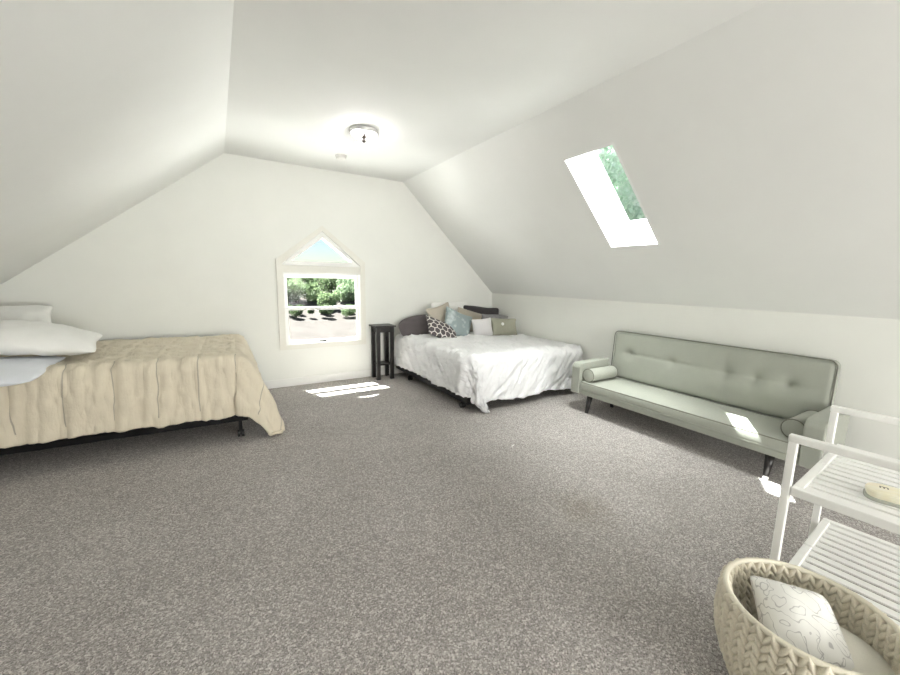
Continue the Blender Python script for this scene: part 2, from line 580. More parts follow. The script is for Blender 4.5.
# baseboards
bm = bmesh.new(); box(bm, (LX, YB - 0.014, 0), (KX, YB, 0.105), 0.004); structure('baseboard_back', bm, M['trim'])
bm = bmesh.new(); box(bm, (KX - 0.014, YR, 0), (KX, YB - 0.014, 0.105), 0.004); structure('baseboard_right', bm, M['trim'])
bm = bmesh.new(); box(bm, (LX, YR, 0), (LX + 0.014, YB - 0.014, 0.105), 0.004); structure('baseboard_left', bm, M['trim'])

# ------------------------------------------------------------------ outdoors
t = NT('leaf_litter_slope')
co = t.coord()
t.col(t.mix(0.5, t.ramp(t.noise(co, 1.2, 5), [(0.35, hexc(48, 43, 40)), (0.6, hexc(66, 61, 58))]), t.ramp(t.noise(co, 14, 3), [(0.35, hexc(40, 40, 32)), (0.7, hexc(84, 80, 77))])))
t.set(Roughness=1.0)
bm = bmesh.new()
prof = [(5.6, -3.0), (10, -3.0), (18, -1.6), (30, 0.35), (60, 1.0)]
prev = None
for (y, z) in prof:
    row = [bm.verts.new((-30 + 5 * i, y, z + 0.25 * math.sin(i * 1.7 + y))) for i in range(19)]
    if prev:
        for i in range(18):
            bm.faces.new((prev[i], prev[i + 1], row[i + 1], row[i]))
    prev = row
structure('ground', bm, t.m)

def leafmat(name, c1, c2):
    t = NT(name)
    oi = t.n('ShaderNodeNewGeometry')
    t.col(t.ramp(oi.outputs['Random Per Island'], [(0.1, c1), (0.9, c2)]))
    t.set(Roughness=0.6)
    tl = t.n('ShaderNodeBsdfTranslucent')
    t.l(t.b.inputs['Base Color'].links[0].from_socket, tl.inputs[0])
    mx = t.n('ShaderNodeMixShader')
    mx.inputs[0].default_value = 0.5
    t.l(t.b.outputs[0], mx.inputs[1]); t.l(tl.outputs[0], mx.inputs[2])
    t.l(mx.outputs[0], t.out.inputs[0])
    return t.m
M['leaf_a'] = leafmat('leaves_mid_green', hexc(84, 108, 74), hexc(138, 156, 116))
M['leaf_b'] = leafmat('leaves_pale_green', hexc(104, 130, 98), hexc(158, 174, 142))
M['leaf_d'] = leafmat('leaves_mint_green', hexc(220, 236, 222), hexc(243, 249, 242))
M['leaf_c'] = leafmat('leaves_dark_green', hexc(62, 80, 54), hexc(98, 116, 80))
M['bark'] = simple('bark', hexc(92, 80, 66), 0.95, nscale=12, amt=0.25)

def tree(name, label, cat, loc, th, blobs, n, leaf, mat, seed, group=None):
    rnd = random.Random(seed)
    root = empty(name, loc)
    tag(root, label, cat, group)
    bm = bmesh.new()
    for k in range(n):
        bx_, by_, bz_, br = rnd.choice(blobs)
        while True:
            p = Vector((rnd.uniform(-1, 1), rnd.uniform(-1, 1), rnd.uniform(-1, 1)))
            if 0.25 < p.length < 1: break
        p = Vector((bx_, by_, bz_)) + p * br
        q = Vector((rnd.gauss(0, 1), rnd.gauss(0, 1), rnd.gauss(0, 1))).normalized()
        a = q.orthogonal().normalized()
        b = q.cross(a)
        s = leaf * rnd.uniform(0.6, 1.3)
        quad(bm, p - a * s, p - b * s * 0.5, p + a * s, p + b * s * 0.5)
    me = bpy.data.meshes.new('foliage')
    bm.to_mesh(me); bm.free()
    link('foliage', me, mat, root)
    if th > 0:
        bm = bmesh.new()
        tube(bm, [(0, 0, -0.3), (0.05, 0, th * 0.5), (0, 0.05, th)], [0.16, 0.12, 0.06], 8)
        for (bx_, by_, bz_, br) in blobs[:5]:
            tube(bm, [(0, 0.02, th * 0.6), (bx_ * 0.6, by_ * 0.6, (th * 0.6 + bz_) / 2 + 0.1), (bx_, by_, bz_)], [0.07, 0.05, 0.02], 6)
        fin('trunk', bm, M['bark'], root, True)
    return root

def blobset(seed, n, w, z0, z1, r):
    rnd = random.Random(seed)
    return [(rnd.uniform(-w, w), rnd.uniform(-w, w) * 0.6, rnd.uniform(z0, z1), r * rnd.uniform(0.7, 1.2)) for _ in range(n)]
tree('leafy_tree', 'broad leafy green tree seen through the left of the upper sash', 'tree', (4.5, 27.2, -0.2), 1.2, blobset(1, 26, 1.45, 0.0, 1.5, 0.62), 13000, 0.085, M['leaf_a'], 11)
tree('leafy_tree', 'pale green tree seen through the right of the upper sash', 'tree', (8.95, 27.6, -0.2), 1.2, blobset(2, 26, 1.45, 0.0, 1.5, 0.62), 13000, 0.085, M['leaf_b'], 12)
tree('leafy_tree', 'dark green tree behind the others on the slope outside the window', 'tree', (6.6, 34.0, 0.3), 1.2, blobset(3, 30, 5.6, 0.1, 1.0, 0.75), 10000, 0.12, M['leaf_c'], 13)
tree('shrub', 'low dark shrub seen just under the meeting rail of the sash window', 'shrub', (4.6, 23.6, -0.75), 0.0, blobset(4, 10, 1.3, 0.1, 0.3, 0.26), 2600, 0.07, M['leaf_c'], 14)
tree('shrub', 'low green shrub seen at the right of the lower sash', 'shrub', (7.5, 23.2, -0.8), 0.0, blobset(5, 10, 0.9, 0.1, 0.3, 0.26), 2600, 0.07, M['leaf_a'], 15)
tree('shrub', 'rounded green bush in the gap between the two trees on the slope', 'shrub', (6.12, 25.0, -0.5), 0.0, blobset(7, 10, 0.45, 0.2, 0.8, 0.42), 3200, 0.075, M['leaf_a'], 17)
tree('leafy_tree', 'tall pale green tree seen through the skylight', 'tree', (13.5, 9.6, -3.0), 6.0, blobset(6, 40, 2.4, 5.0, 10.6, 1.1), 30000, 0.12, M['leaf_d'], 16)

# ------------------------------------------------------------------ soft goods builders
def sq(a, b, n):
    m_ = max(abs(a), abs(b))
    if m_ < 1e-6: return 1.0
    return m_ / ((abs(a) ** n + abs(b) ** n) ** (1.0 / n))

def pillow_mesh(w, h, t, seed=0, pinch=0.10, n=22, wrinkle=0.012, boxy=2.0, round_n=14):
    """cushion in local x (w) / z (h), thickness along y; base at z = 0"""
    bm = bmesh.new()
    off = Vector((seed * 7.31, seed * 3.7, seed * 1.9))
    G = {}
    for side in (1, -1):
        for i in range(n + 1):
            for j in range(n + 1):
                edge = i in (0, n) or j in (0, n)
                if side == -1 and edge:
                    G[(side, i, j)] = G[(1, i, j)]
                    continue
                a = -math.cos(PI * i / n); b = -math.cos(PI * j / n)
                k = sq(a, b, round_n)
                x = a * k * (1 - pinch * (1 - b * b) * abs(a) ** 3)
                z = b * k * (1 - pinch * (1 - a * a) * abs(b) ** 3)
                e = max(0.0, (1 - abs(a) ** boxy) * (1 - abs(b) ** boxy)) ** 0.5
                p = Vector((x * w / 2, 0, z * h / 2))
                wr = noise.noise(p * 9 + off) * wrinkle * (0.4 + 0.6 * max(abs(a), abs(b)))
                wr += noise.noise(Vector((p.x * 22, 0, p.z * 8)) + off) * wrinkle * 0.6
                p.y = side * (t / 2 * e + wr * e)
                p.x += noise.noise(p * 4 + off) * wrinkle
                p.z += noise.noise(p * 4 - off) * wrinkle + h / 2
                G[(side, i, j)] = bm.verts.new(p)
    for side in (1, -1):
        for i in range(n):
            for j in range(n):
                f = [G[(side, i, j)], G[(side, i + 1, j)], G[(side, i + 1, j + 1)], G[(side, i, j + 1)]]
                bm.faces.new(f if side == -1 else f[::-1])
    return bm

def cushion(name, mat, w, h, t, loc, rot, label, cat='cushion', group=None, seed=0, **kw):
    bm = pillow_mesh(w, h, t, seed, **kw)
    o = fin(name, bm, mat, None, True)
    o.location = loc
    o.rotation_euler = rot
    tag(o, label, cat, group)
    return o

def drape(name, mat, X0, X1, Y0, Y1, zt, oxm, oxp, oym, oyp, r=0.07, amp=0.045, flare=0.22, res=0.017, seed=0,
          puff=0.012, freq=5.0, zmin=0.014, post=None, hem=0.02, thick=0.018, topfn=None, crease=0.02, slant=0.0):
    """a cloth laid over a block: X0..X1, Y0..Y1 is the block, o** how much cloth hangs over each side"""
    bm = bmesh.new()
    uvl = bm.loops.layers.uv.new('UVMap')
    off = Vector((seed * 5.3, seed * 2.1, seed * 9.7))
    s0, s1, t0, t1 = X0 - oxm, X1 + oxp, Y0 - oym, Y1 + oyp
    ns = int((s1 - s0) / res); nt = int((t1 - t0) / res)
    V = {}
    for i in range(ns + 1):
        for j in range(nt + 1):
            s = s0 + (s1 - s0) * i / ns
            tt = t0 + (t1 - t0) * j / nt
            # a hem that is not quite straight
            cx = min(max(s, X0 + r if oxm else X0), X1 - r if oxp else X1)
            cy = min(max(tt, Y0 + r if oym else Y0), Y1 - r if oyp else Y1)
            v = Vector((s - cx, tt - cy))
            d = v.length
            z = zt
            x, y = s, tt
            if topfn: z += topfn(s, tt)
            edge_in = min([q for q in ((s - X0 if oxm else 9), (X1 - s if oxp else 9), (tt - Y0 if oym else 9), (Y1 - tt if oyp else 9))])
            if edge_in > 0:
                rp = Vector((s, tt, 0)) * freq * 2.6 + off
                wgt = max(0.0, 1 - edge_in / 0.28)
                z += crease * (0.25 + 0.75 * wgt) * (1 - abs(noise.noise(rp))) ** 5 * 0.8
                z += crease * 0.5 * (1 - abs(noise.noise(Vector((s * 3 + tt * 4, tt * 7 - s * 5, 7)) + off))) ** 6
            z += puff * noise.noise(Vector((s * 6, tt * 6, 0)) + off) + puff * 0.7 * noise.noise(Vector((s * 15, tt * 13, 3)) + off)
            if d > 1e-6:
                n_ = v / d
                arc = r * PI / 2
                if d < arc:
                    hz, dz = r * math.sin(d / r), r * (1 - math.cos(d / r))
                    ex = 0.0
                else:
                    ex = d - arc
                    hz, dz = r, r + ex
                ang = math.atan2(n_.y, n_.x)
                cor = min(1.0, 2 * min(abs(n_.x), abs(n_.y)))
                pp = Vector((cx * 1.0 + n_.x * 0.16, cy * 1.0 + n_.y * 0.16, 0)) * freq + off
                k = min(1.0, d / 0.35)
                fold = noise.noise(pp) * 1.0 + 0.5 * noise.noise(pp * 2.3 + Vector((0, 0, dz * 1.5)))
                along = Vector((cx + n_.x * 0.16 + slant * dz * abs(n_.y), cy + n_.y * 0.16 + slant * dz * abs(n_.x), 0)) * freq * 2.4 + off + Vector((0, 0, dz * 1.6))
                hz += crease * min(1.0, d / 0.10) * ((1 - abs(noise.noise(along))) ** 4 + 0.6 * (1 - abs(noise.noise(along * 2.1 + Vector((3, 3, dz))))) ** 5)
                hz += k * (amp * (fold + 0.35)) + ex * (0.05 + flare * cor)
                hz = max(hz, min(d, r) * 0.9)
                z -= dz - 0.10 * ex * cor
                z += hem * noise.noise(pp * 0.8 + Vector((9, 0, 0))) * k
                x, y = cx + n_.x * hz, cy + n_.y * hz
            p = Vector((x, y, z))
            if post: p = post(p, s, tt, d)
            if p.z < zmin: p.z = zmin + 0.006 * abs(noise.noise(p * 20))
            V[(i, j)] = (bm.verts.new(p), (s, tt))
    for i in range(ns):
        for j in range(nt):
            q = [V[(i, j)], V[(i + 1, j)], V[(i + 1, j + 1)], V[(i, j + 1)]]
            f = bm.faces.new([a for a, _ in q])
            for lp, (_, uv) in zip(f.loops, q):
                lp[uvl].uv = uv
    me = bpy.data.meshes.new(name)
    bm.to_mesh(me); bm.free()
    o = link(name, me, mat, None, True)
    md = o.modifiers.new('thickness', 'SOLIDIFY')
    md.thickness = thick
    md.offset = 1.0
    return o

def caster(bm, x, y, top, rw=0.026):
    tube(bm, [(x, y, 2 * rw), (x, y, top)], 0.009, 8)
    vs0 = len(bm.verts)
    for s in (-1, 1):
        tube(bm, [(x + s * 0.006, y, rw), (x + s * 0.024, y, rw)], rw, 12)
    box(bm, (x - 0.012, y - 0.012, rw), (x + 0.012, y + 0.012, 2 * rw + 0.012), 0.002)

def bed_frame(root, X0, X1, Y0, Y1, rail_z, legs, box_top, mat_top, box_mat, rail_h=0.05, inset=0.02):
    bm = bmesh.new()
    w = 0.035
    for (lo, hi) in (((X0, Y0, rail_z - rail_h), (X0 + w, Y1, rail_z)), ((X1 - w, Y0, rail_z - rail_h), (X1, Y1, rail_z)),
                     ((X0 + w, Y0, rail_z - rail_h), (X1 - w, Y0 + w, rail_z)), ((X0 + w, Y1 - w, rail_z - rail_h), (X1 - w, Y1, rail_z)),
                     (((X0 + X1) / 2 - w / 2, Y0 + w, rail_z - rail_h), ((X0 + X1) / 2 + w / 2, Y1 - w, rail_z))):
        box(bm, lo, hi, 0.003, 1)
    fin('frame', bm, M['black_metal'], root)
    for (x, y) in legs:
        bm = bmesh.new()
        box(bm, (x - 0.014, y - 0.014, 0.062), (x + 0.014, y + 0.014, rail_z - 0.004), 0.003, 1)
        lg = fin('leg', bm, M['black_metal'], root)
        bm = bmesh.new()
        for s in (-1, 1):
            tube(bm, [(x + s * 0.007, y, 0.03), (x + s * 0.026, y, 0.03)], 0.03, 14)
        box(bm, (x - 0.007, y - 0.01, 0.024), (x + 0.007, y + 0.01, 0.066))
        fin('caster', bm, M['rubber'], lg)
    bm = bmesh.new(); box(bm, (X0 + inset, Y0 + inset, rail_z), (X1 - inset, Y1 - inset, box_top), 0.02, 2); fin('box_spring', bm, box_mat, root)
    bm = bmesh.new(); box(bm, (X0 + inset, Y0 + inset, box_top), (X1 - inset, Y1 - inset, mat_top), 0.05, 4); fin('mattress', bm, M['mattress'], root, False)

# ------------------------------------------------------------------ left bed (beige comforter)
B1X0, B1X1, B1Y0, B1Y1 = -1.84, 0.16, 3.62, 4.98
B1R = R(-2.0)
b1c = Vector((B1X1, B1Y0, 0))
bed1 = empty('bed', b1c, B1R)
tag(bed1, 'metal framed bed under the beige comforter against the gable wall', 'bed')
W1, L1 = B1Y1 - B1Y0, B1X1 - B1X0
bed_frame(bed1, -L1, 0, 0, W1, 0.20, [(-0.06, 0.03), (-0.06, W1 - 0.06), (-L1 + 0.06, 0.03), (-L1 + 0.06, W1 - 0.06), (-L1 / 2, W1 / 2)], 0.42, 0.685, M['black_cloth'])
def post1(p, s, t, d):
    # the loose near foot corner swings outwards and reaches the carpet
    if s > 0:
        w = min(1.0, s / 0.5)
        p.x += 0.10 * w
        if t < 0:
            c = min(1.0, min(s / 0.40, -t / 0.34))
            p.z -= 0.20 * c * c
            p.y += 0.03 * c
    return p
cf1 = drape('comforter', M['beige_duvet'], -L1, 0.0, 0.0, W1, 0.70, 0.0, 0.50, 0.44, 0.0, r=0.085, amp=0.04, flare=0.26, seed=3, puff=0.012, freq=4.2, post=post1, crease=0.032)
cf1.location = b1c; cf1.rotation_euler = (0, 0, B1R)
tag(cf1, 'beige quilted comforter draped over the left bed to the carpet', 'comforter')

g = 'white pillows on the left bed'
cushion('pillow', M['blue_white_linen'], 0.52, 0.62, 0.13, (-1.33, 3.44, 0.695), (R(-85), 0, R(-4)), 'cool white pillow at the bottom hanging over the near edge of the left bed', 'pillow', g, 1, pinch=0.05, wrinkle=0.016)
cushion('pillow', M['white_linen'], 0.80, 0.54, 0.21, (-1.20, 3.76, 0.875), (R(-82), R(11), R(8)), 'white pillow in the middle of the stack with its corner towards the window', 'pillow', g, 2, pinch=0.05, wrinkle=0.022)
cushion('pillow', M['white_linen'], 0.62, 0.48, 0.18, (-1.50, 4.36, 0.905), (R(-70), R(-5), R(10)), 'white pillow at the back of the left bed nearest the gable wall', 'pillow', g, 3, pinch=0.06, wrinkle=0.026)

# ------------------------------------------------------------------ right bed (white comforter)
B2X0, B2X1, B2Y0, B2Y1 = 2.165, 3.905, 3.17, 5.03
bed2 = empty('bed', (B2X0, B2Y0, 0))
tag(bed2, 'low bed on a dark rail frame under the white comforter', 'bed')
W2, L2 = B2X1 - B2X0, B2Y1 - B2Y0
bed_frame(bed2, 0, W2, 0, L2, 0.17, [(0.075, 0.19), (0.06, L2 - 0.36), (W2 - 0.06, 0.16), (W2 - 0.06, L2 - 0.3)], 0.33, 0.565, M['box_cloth'], 0.07, 0.03)
def post2(p, s, t, d):
    # near left corner: the flap is pulled to the foot side and touches the carpet
    if s < 0.05 and t < 0.05:
        c = math.sqrt(min(1.0, (0.05 - s) / 0.40) * min(1.0, (0.05 - t) / 0.48))
        p.x += 0.27 * c
        p.y -= 0.03 * c
        p.z -= 0.12 * c
    return p
def top2(s, t):
    return -0.03 * max(0, (s - 0.9) / W2)
cf2 = drape('comforter', M['white_duvet'], 0.03, W2, 0.02, L2, 0.585, 0.37, 0.0, 0.45, 0.0, r=0.075, amp=0.035, flare=0.10, seed=5, puff=0.014, freq=4.0, post=post2, topfn=top2, crease=0.034, slant=0.9)
cf2.location = bed2.location
tag(cf2, 'white comforter spread over the right bed with a corner on the carpet', 'comforter')

# cushion materials
def trellis():
    t = NT('trellis_print')
    co = t.coord()
    sp = t.n('ShaderNodeSeparateXYZ'); t.l(co, sp.inputs[0])
    def cell(off):
        gx = t.math('SUBTRACT', t.math('FRACT', t.math('ADD', t.math('MULTIPLY', sp.outputs[0], 11.5), off)), 0.5)
        gz = t.math('MULTIPLY', t.math('SUBTRACT', t.math('FRACT', t.math('ADD', t.math('MULTIPLY', sp.outputs[2], 11.5 / 1.732), off)), 0.5), 1.732)
        l2 = t.math('ADD', t.math('MULTIPLY', gx, gx), t.math('MULTIPLY', gz, gz))
        ax, az = t.math('ABSOLUTE', gx), t.math('ABSOLUTE', gz)
        hd = t.math('MAXIMUM', ax, t.math('ADD', t.math('MULTIPLY', ax, 0.5), t.math('MULTIPLY', az, 0.866)))
        return l2, hd
    la, ha = cell(10.0)
    lb, hb = cell(10.5)
    use = t.math('LESS_THAN', la, lb)
    h = t.math('ADD', t.math('MULTIPLY', use, ha), t.math('MULTIPLY', t.math('SUBTRACT', 1.0, use), hb))
    line = t.math('GREATER_THAN', h, 0.425)
    t.col(t.mix(line, hexc(92, 86, 88), hexc(228, 224, 218)))
    t.set(Roughness=0.9)
    return t.m
M['trellis'] = trellis()
def printed(name, base, mark, scale, lo, hi):
    t = NT(name)
    co = t.coord()
    f = t.noise(co, scale, 2, 0.5)
    t.col(t.ramp(f, [(lo, base), (hi, mark)]))
    t.set(Roughness=0.9)
    t.bump(t.noise(co, 400, 2), 0.2, 0.002)
    return t.m
M['teal'] = printed('blue_grey_print', hexc(150, 163, 164), hexc(192, 202, 202), 11, 0.52, 0.68)
M['mauve'] = fabric('dark_mauve_grey', hexc(98, 91, 93), 400, 0.08, 0.2, mottled=0.15)
M['beige_cushion'] = fabric('beige_weave', hexc(190, 182, 168), 300, 0.06)
M['tan_cushion'] = fabric('taupe_weave', hexc(172, 165, 150), 300, 0.06)
M['dark_satin'] = simple('charcoal_satin', hexc(46, 41, 44), 0.45, nscale=16, amt=0.15, sheen=0.2)
M['grey_satin'] = simple('grey_satin', hexc(140, 138, 140), 0.45, nscale=30, amt=0.2)
M['sage'] = fabric('sage_cotton', hexc(160, 160, 143), 300, 0.06, mottled=0.1)
M['white_cushion'] = fabric('white_knit', hexc(222, 220, 220), 200, 0.05, 0.4)

g = 'pillows and cushions at the head of the right bed'
cz = 0.605
cushion('pillow', M['mauve'], 0.74, 0.34, 0.17, (2.54, 4.82, cz - 0.03), (R(-30), R(-7), R(3)), 'long dark mauve grey pillow beside the black plant stand', 'pillow', g, 4, pinch=0.02, boxy=2.0, round_n=2.8)
cushion('pillow', M['white_linen'], 0.66, 0.46, 0.13, (3.08, 4.97, cz), (R(-10), 0, 0), 'white pillow standing against the gable wall behind the beige cushion', 'pillow', g, 5, pinch=0.05)
cushion('cushion', M['beige_cushion'], 0.42, 0.42, 0.13, (2.84, 4.76, cz + 0.02), (R(-12), R(-14), R(6)), 'beige cushion with its corner up behind the blue grey one', 'cushion', g, 6)
cushion('cushion', M['tan_cushion'], 0.48, 0.36, 0.13, (3.22, 4.74, cz), (R(-16), R(16), R(-4)), 'taupe cushion behind the small white one', 'cushion', g, 7)
cushion('pillow', M['dark_satin'], 0.66, 0.42, 0.17, (3.565, 4.86, cz - 0.03), (R(-14), R(6), R(-8)), 'charcoal satin pillow in the corner of the room', 'pillow', g, 8, pinch=0.05)
cushion('cushion', M['grey_satin'], 0.46, 0.30, 0.13, (3.68, 4.66, cz - 0.03), (R(-18), R(6), R(-22)), 'crumpled grey satin cushion behind the sage one', 'cushion', g, 9, wrinkle=0.03)
cushion('cushion', M['trellis'], 0.52, 0.36, 0.13, (2.585, 4.36, cz - 0.01), (R(-50), R(22), R(-2)), 'dark grey cushion with a white lattice print', 'cushion', g, 10)
cushion('cushion', M['teal'], 0.48, 0.45, 0.14, (2.84, 4.50, cz - 0.05), (R(-24), R(22), R(-8)), 'blue grey cushion with pale blossom print leaning in the middle of the bed', 'cushion', g, 11)
cushion('cushion', M['white_cushion'], 0.34, 0.27, 0.12, (3.26, 4.38, cz - 0.015), (R(-14), R(-2), R(-6)), 'small white cushion between the blue grey and the sage ones', 'cushion', g, 12)
sg = cushion('cushion', M['sage'], 0.44, 0.27, 0.14, (3.60, 4.32, cz - 0.02), (R(-18), R(3), R(-12)), 'sage green cushion with one round white button', 'cushion', g, 13)
bm = bmesh.new(); bmesh.ops.create_uvsphere(bm, u_segments=12, v_segments=8, radius=0.024)
for v in bm.verts: v.co.y *= 0.5
o = fin('button', bm, M['glide'], sg, True); o.location = (-0.06, -0.075, 0.165); o['label'] = 'round white button'

# ------------------------------------------------------------------ plant stand
st = empty('plant_stand', (1.935, 4.96, 0))
tag(st, 'tall narrow black wooden plant stand between window and right bed', 'plant stand')
bm = bmesh.new(); box(bm, (-0.15, -0.13, 0.735), (0.15, 0.135, 0.757), 0.004); fin('top', bm, M['black_wood'], st)
bm = bmesh.new()
for s in (-1, 1):
    box(bm, (-0.10, s * 0.095 - 0.009, 0.665), (0.10, s * 0.095 + 0.009, 0.735), 0.002, 1)
    box(bm, (s * 0.10 - 0.009, -0.09, 0.665), (s * 0.10 + 0.009, 0.09, 0.735), 0.002, 1)
fin('apron', bm, M['black_wood'], st)
for sx in (-1, 1):
    for sy in (-1, 1):
        bm = bmesh.new(); box(bm, (sx * 0.10 - 0.026, sy * 0.093 - 0.022, 0), (sx * 0.10 + 0.026, sy * 0.093 + 0.022, 0.735), 0.003, 1); fin('leg', bm, M['black_wood'], st)
bm = bmesh.new(); box(bm, (-0.095, -0.09, 0.20), (0.095, 0.09, 0.222), 0.002, 1); fin('shelf', bm, M['black_wood'], st)

# ------------------------------------------------------------------ sofa
SX0, SX1, SY0, SY1 = 3.28, 3.80, 0.82, 2.655
so = empty('sofa_bed', (SX0, SY0, 0))
tag(so, 'sage grey upholstered sofa bed with tufted back along the knee wall', 'sofa')
SW, SDp = SY1 - SY0, SX1 - SX0
bm = bmesh.new(); box(bm, (0.012, 0.0, 0.195), (SDp + 0.06, SW, 0.252), 0.012, 3); fin('base', bm, M['sofa'], so)
def rbox_grid(X0, X1, Y0, Y1, Z0, Z1, r, nx, ny, topfn):
    """box with softly rounded edges, top displaced by topfn(u, v)"""
    bm = bmesh.new()
    box(bm, (X0, Y0, Z0), (X1, Y1, Z1), r, 4)
    return bm
bm = bmesh.new(); box(bm, (0, 0.004, 0.252), (SDp + 0.02, SW - 0.004, 0.340), 0.022, 4)
seat = fin('seat', bm, M['sofa'], so, True)
bm = bmesh.new()
tube(bm, [(SDp, 0.010, 0.334), (0.02, 0.010, 0.334), (0.006, 0.026, 0.333), (0.006, SW - 0.026, 0.333), (0.02, SW - 0.010, 0.334), (SDp, SW - 0.010, 0.334)], 0.0048, 6)
p_ = fin('piping', bm, M['sofa_piping'], seat, True); p_['label'] = 'dark grey piping'
bm = bmesh.new()
tube(bm, [(0.006, 0.01, 0.258), (0.004, SW / 2, 0.257), (0.006, SW - 0.01, 0.258)], 0.0045, 6)
fin('piping', bm, M['sofa'], seat, True)

# backrest: front face modelled as a grid with tufts, slightly reclined
def backrest():
    bm = bmesh.new()
    H, T = 0.53, 0.115
    ny, nz = 120, 44
    tuft_y = [0.142, 0.264, 0.386, 0.64, 0.888]
    tz = 0.555
    G = {}
    for side in (1, -1):
        for i in range(ny + 1):
            for j in range(nz + 1):
                edge = i in (0, ny) or j in (0, nz)
                if side == -1 and edge:
                    G[(side, i, j)] = G[(1, i, j)]; continue
                a = -math.cos(PI * i / ny) if False else 2 * i / ny - 1
                b = 2 * j / nz - 1
                a = math.copysign(1 - (1 - abs(a)) ** 1.35, a); b = math.copysign(1 - (1 - abs(b)) ** 1.3, b)
                A, B = a * SW / 2, b * H / 2
                rc = 0.05
                qx, qz = max(0, abs(A) - (SW / 2 - rc)), max(0, abs(B) - (H / 2 - rc))
                if b > 0 and qx > 0 and qz > 0:
                    L = math.hypot(qx, qz); k = max(qx, qz) / L
                    A = math.copysign(SW / 2 - rc + qx * k, A); B = math.copysign(H / 2 - rc + qz * k, B)
                e = min(1.0, min((1 - abs(a)) * SW / 2, (1 - abs(b)) * H / 2) / 0.045)
                e = math.sqrt(max(0, 1 - (1 - e) ** 2))
                y, z = A + SW / 2, B + H / 2
                dpt = 0.0
                if side == 1:
                    u = y / SW
                    dz = z - H * tz
                    inside = 1.0 if tuft_y[0] - 0.03 < u < tuft_y[-1] + 0.03 else 0.0
                    dpt += 0.007 * math.exp(-(dz / 0.012) ** 2) * inside
                    for k, ty in enumerate(tuft_y):
                        rr = ((y - ty * SW) / 0.055) ** 2 + (dz / 0.055) ** 2
                        dpt += 0.024 * math.exp(-rr)
                        rr = ((y - ty * SW) / 0.035) ** 2 + (dz / 0.014) ** 2
                        dpt += 0.014 * math.exp(-rr)
                    dpt += 0.004 * math.exp(-((u - 0.386) * SW / 0.015) ** 2)
                    dpt -= 0.006 * math.sin(PI * min(1, max(0, z / (H * tz)))) if z < H * tz else 0.006 * math.sin(PI * (z - H * tz) / (H * (1 - tz)))
                x = -side * T / 2 * e + dpt
                G[(side, i, j)] = bm.verts.new((x, y, z))
    for side in (1, -1):
        for i in range(ny):
            for j in range(nz):
                bm.faces.new((G[(side, i, j)], G[(side, i + 1, j)], G[(side, i + 1, j + 1)], G[(side, i, j + 1)]))
    o = fin('backrest', bm, M['sofa'], so, True)
    bm = bmesh.new()
    for xx in (-T / 2 + 0.008,):
        pts = [(xx, 0.004, 0.0)] + [(xx, 0.004, H - 0.055)]
        for k in range(5):
            q = PI / 2 * k / 4
            pts.append((xx, 0.054 - 0.05 * math.cos(q), H - 0.054 + 0.05 * math.sin(q)))
        for k in range(5):
            q = PI / 2 * k / 4
            pts.append((xx, SW - 0.054 + 0.05 * math.sin(q), H - 0.054 + 0.05 * math.cos(q)))
        pts.append((xx, SW - 0.004, 0.0))
        tube(bm, pts, 0.0045, 6)
    pp = fin('piping', bm, M['sofa_piping'], o, True); pp['label'] = 'dark grey piping'
    return o
br = backrest()
br.location = (SDp + 0.045, 0, 0.335)
br.rotation_euler = (0, R(3.0), 0)

def arm(y0, y1):
    bm = bmesh.new()
    # side profile (x, z): straight front, top a little higher to the back
    poly = [(-0.004, 0.198), (SDp - 0.03, 0.198), (SDp - 0.03, 0.545), (0.06, 0.53), (0.02, 0.525), (-0.004, 0.49)]
    prism(bm, poly, y0, y1)
    es = [e for e in bm.edges]
    bmesh.ops.bevel(bm, geom=es, offset=0.012, segments=3, affect='EDGES', profile=0.5)
    a = fin('arm', bm, M['sofa'], so, False)
    for s in (0, 1):
        pass
    return a
arm(-0.112, -0.001)
arm(SW + 0.001, SW + 0.112)
def sofa_leg(x, y, dx, dy, glide=False):
    bm = bmesh.new()
    tube(bm, [(x, y, 0.196), (x + dx, y + dy, 0.002 if not glide else 0.028)], [0.031, 0.019], 12)
    lg = fin('leg', bm, M['black_wood'], so, True)
    if glide:
        bm = bmesh.new()
        lathe(bm, [(0.008, 0), (0.016, 0.004), (0.018, 0.016), (0.012, 0.03)], 14, (x + dx, y + dy, 0.0))
        gl = fin('glide', bm, M['glide'], lg, True); gl['label'] = 'white plastic foot glide'
sofa_leg(0.08, SW - 0.09, -0.045, 0.0)
sofa_leg(0.08, 0.17, -0.03, 0.0, True)
sofa_leg(SDp - 0.08, SW - 0.09, 0.03, 0.0)
sofa_leg(SDp - 0.08, 0.17, 0.03, 0.0)

def bolster(x0, x1, y, z, r, rz, label):
    root = empty('bolster_pillow', (x0, y, z), rz)
    tag(root, label, 'bolster cushion', 'bolster pillows on the sofa bed')
    L = x1 - x0
    bm = bmesh.new()
    prof = []
    for k in range(6):
        q = PI / 2 * k / 5
        prof.append((r - 0.012 + 0.012 * math.sin(q), 0.012 - 0.012 * math.cos(q)))
    prof = [(0.002, -0.006), (r * 0.6, -0.003)] + prof
    prof += [(a, L - b) for a, b in prof[::-1]]
    lathe(bm, prof, 32)
    bmesh.ops.rotate(bm, verts=bm.verts[:], cent=(0, 0, 0), matrix=Matrix.Rotation(PI / 2, 3, 'Y'))
    fin('cover', bm, M['sofa'], root, True)
    for xx in (0.006, L - 0.006):
        bm = bmesh.new()
        tube(bm, [(xx, (r + 0.001) * math.cos(2 * PI * k / 28), (r + 0.001) * math.sin(2 * PI * k / 28)) for k in range(28)], 0.0042, 6, closed=True)
        pp = fin('piping', bm, M['sofa_piping'], root, True); pp['label'] = 'dark grey piping'
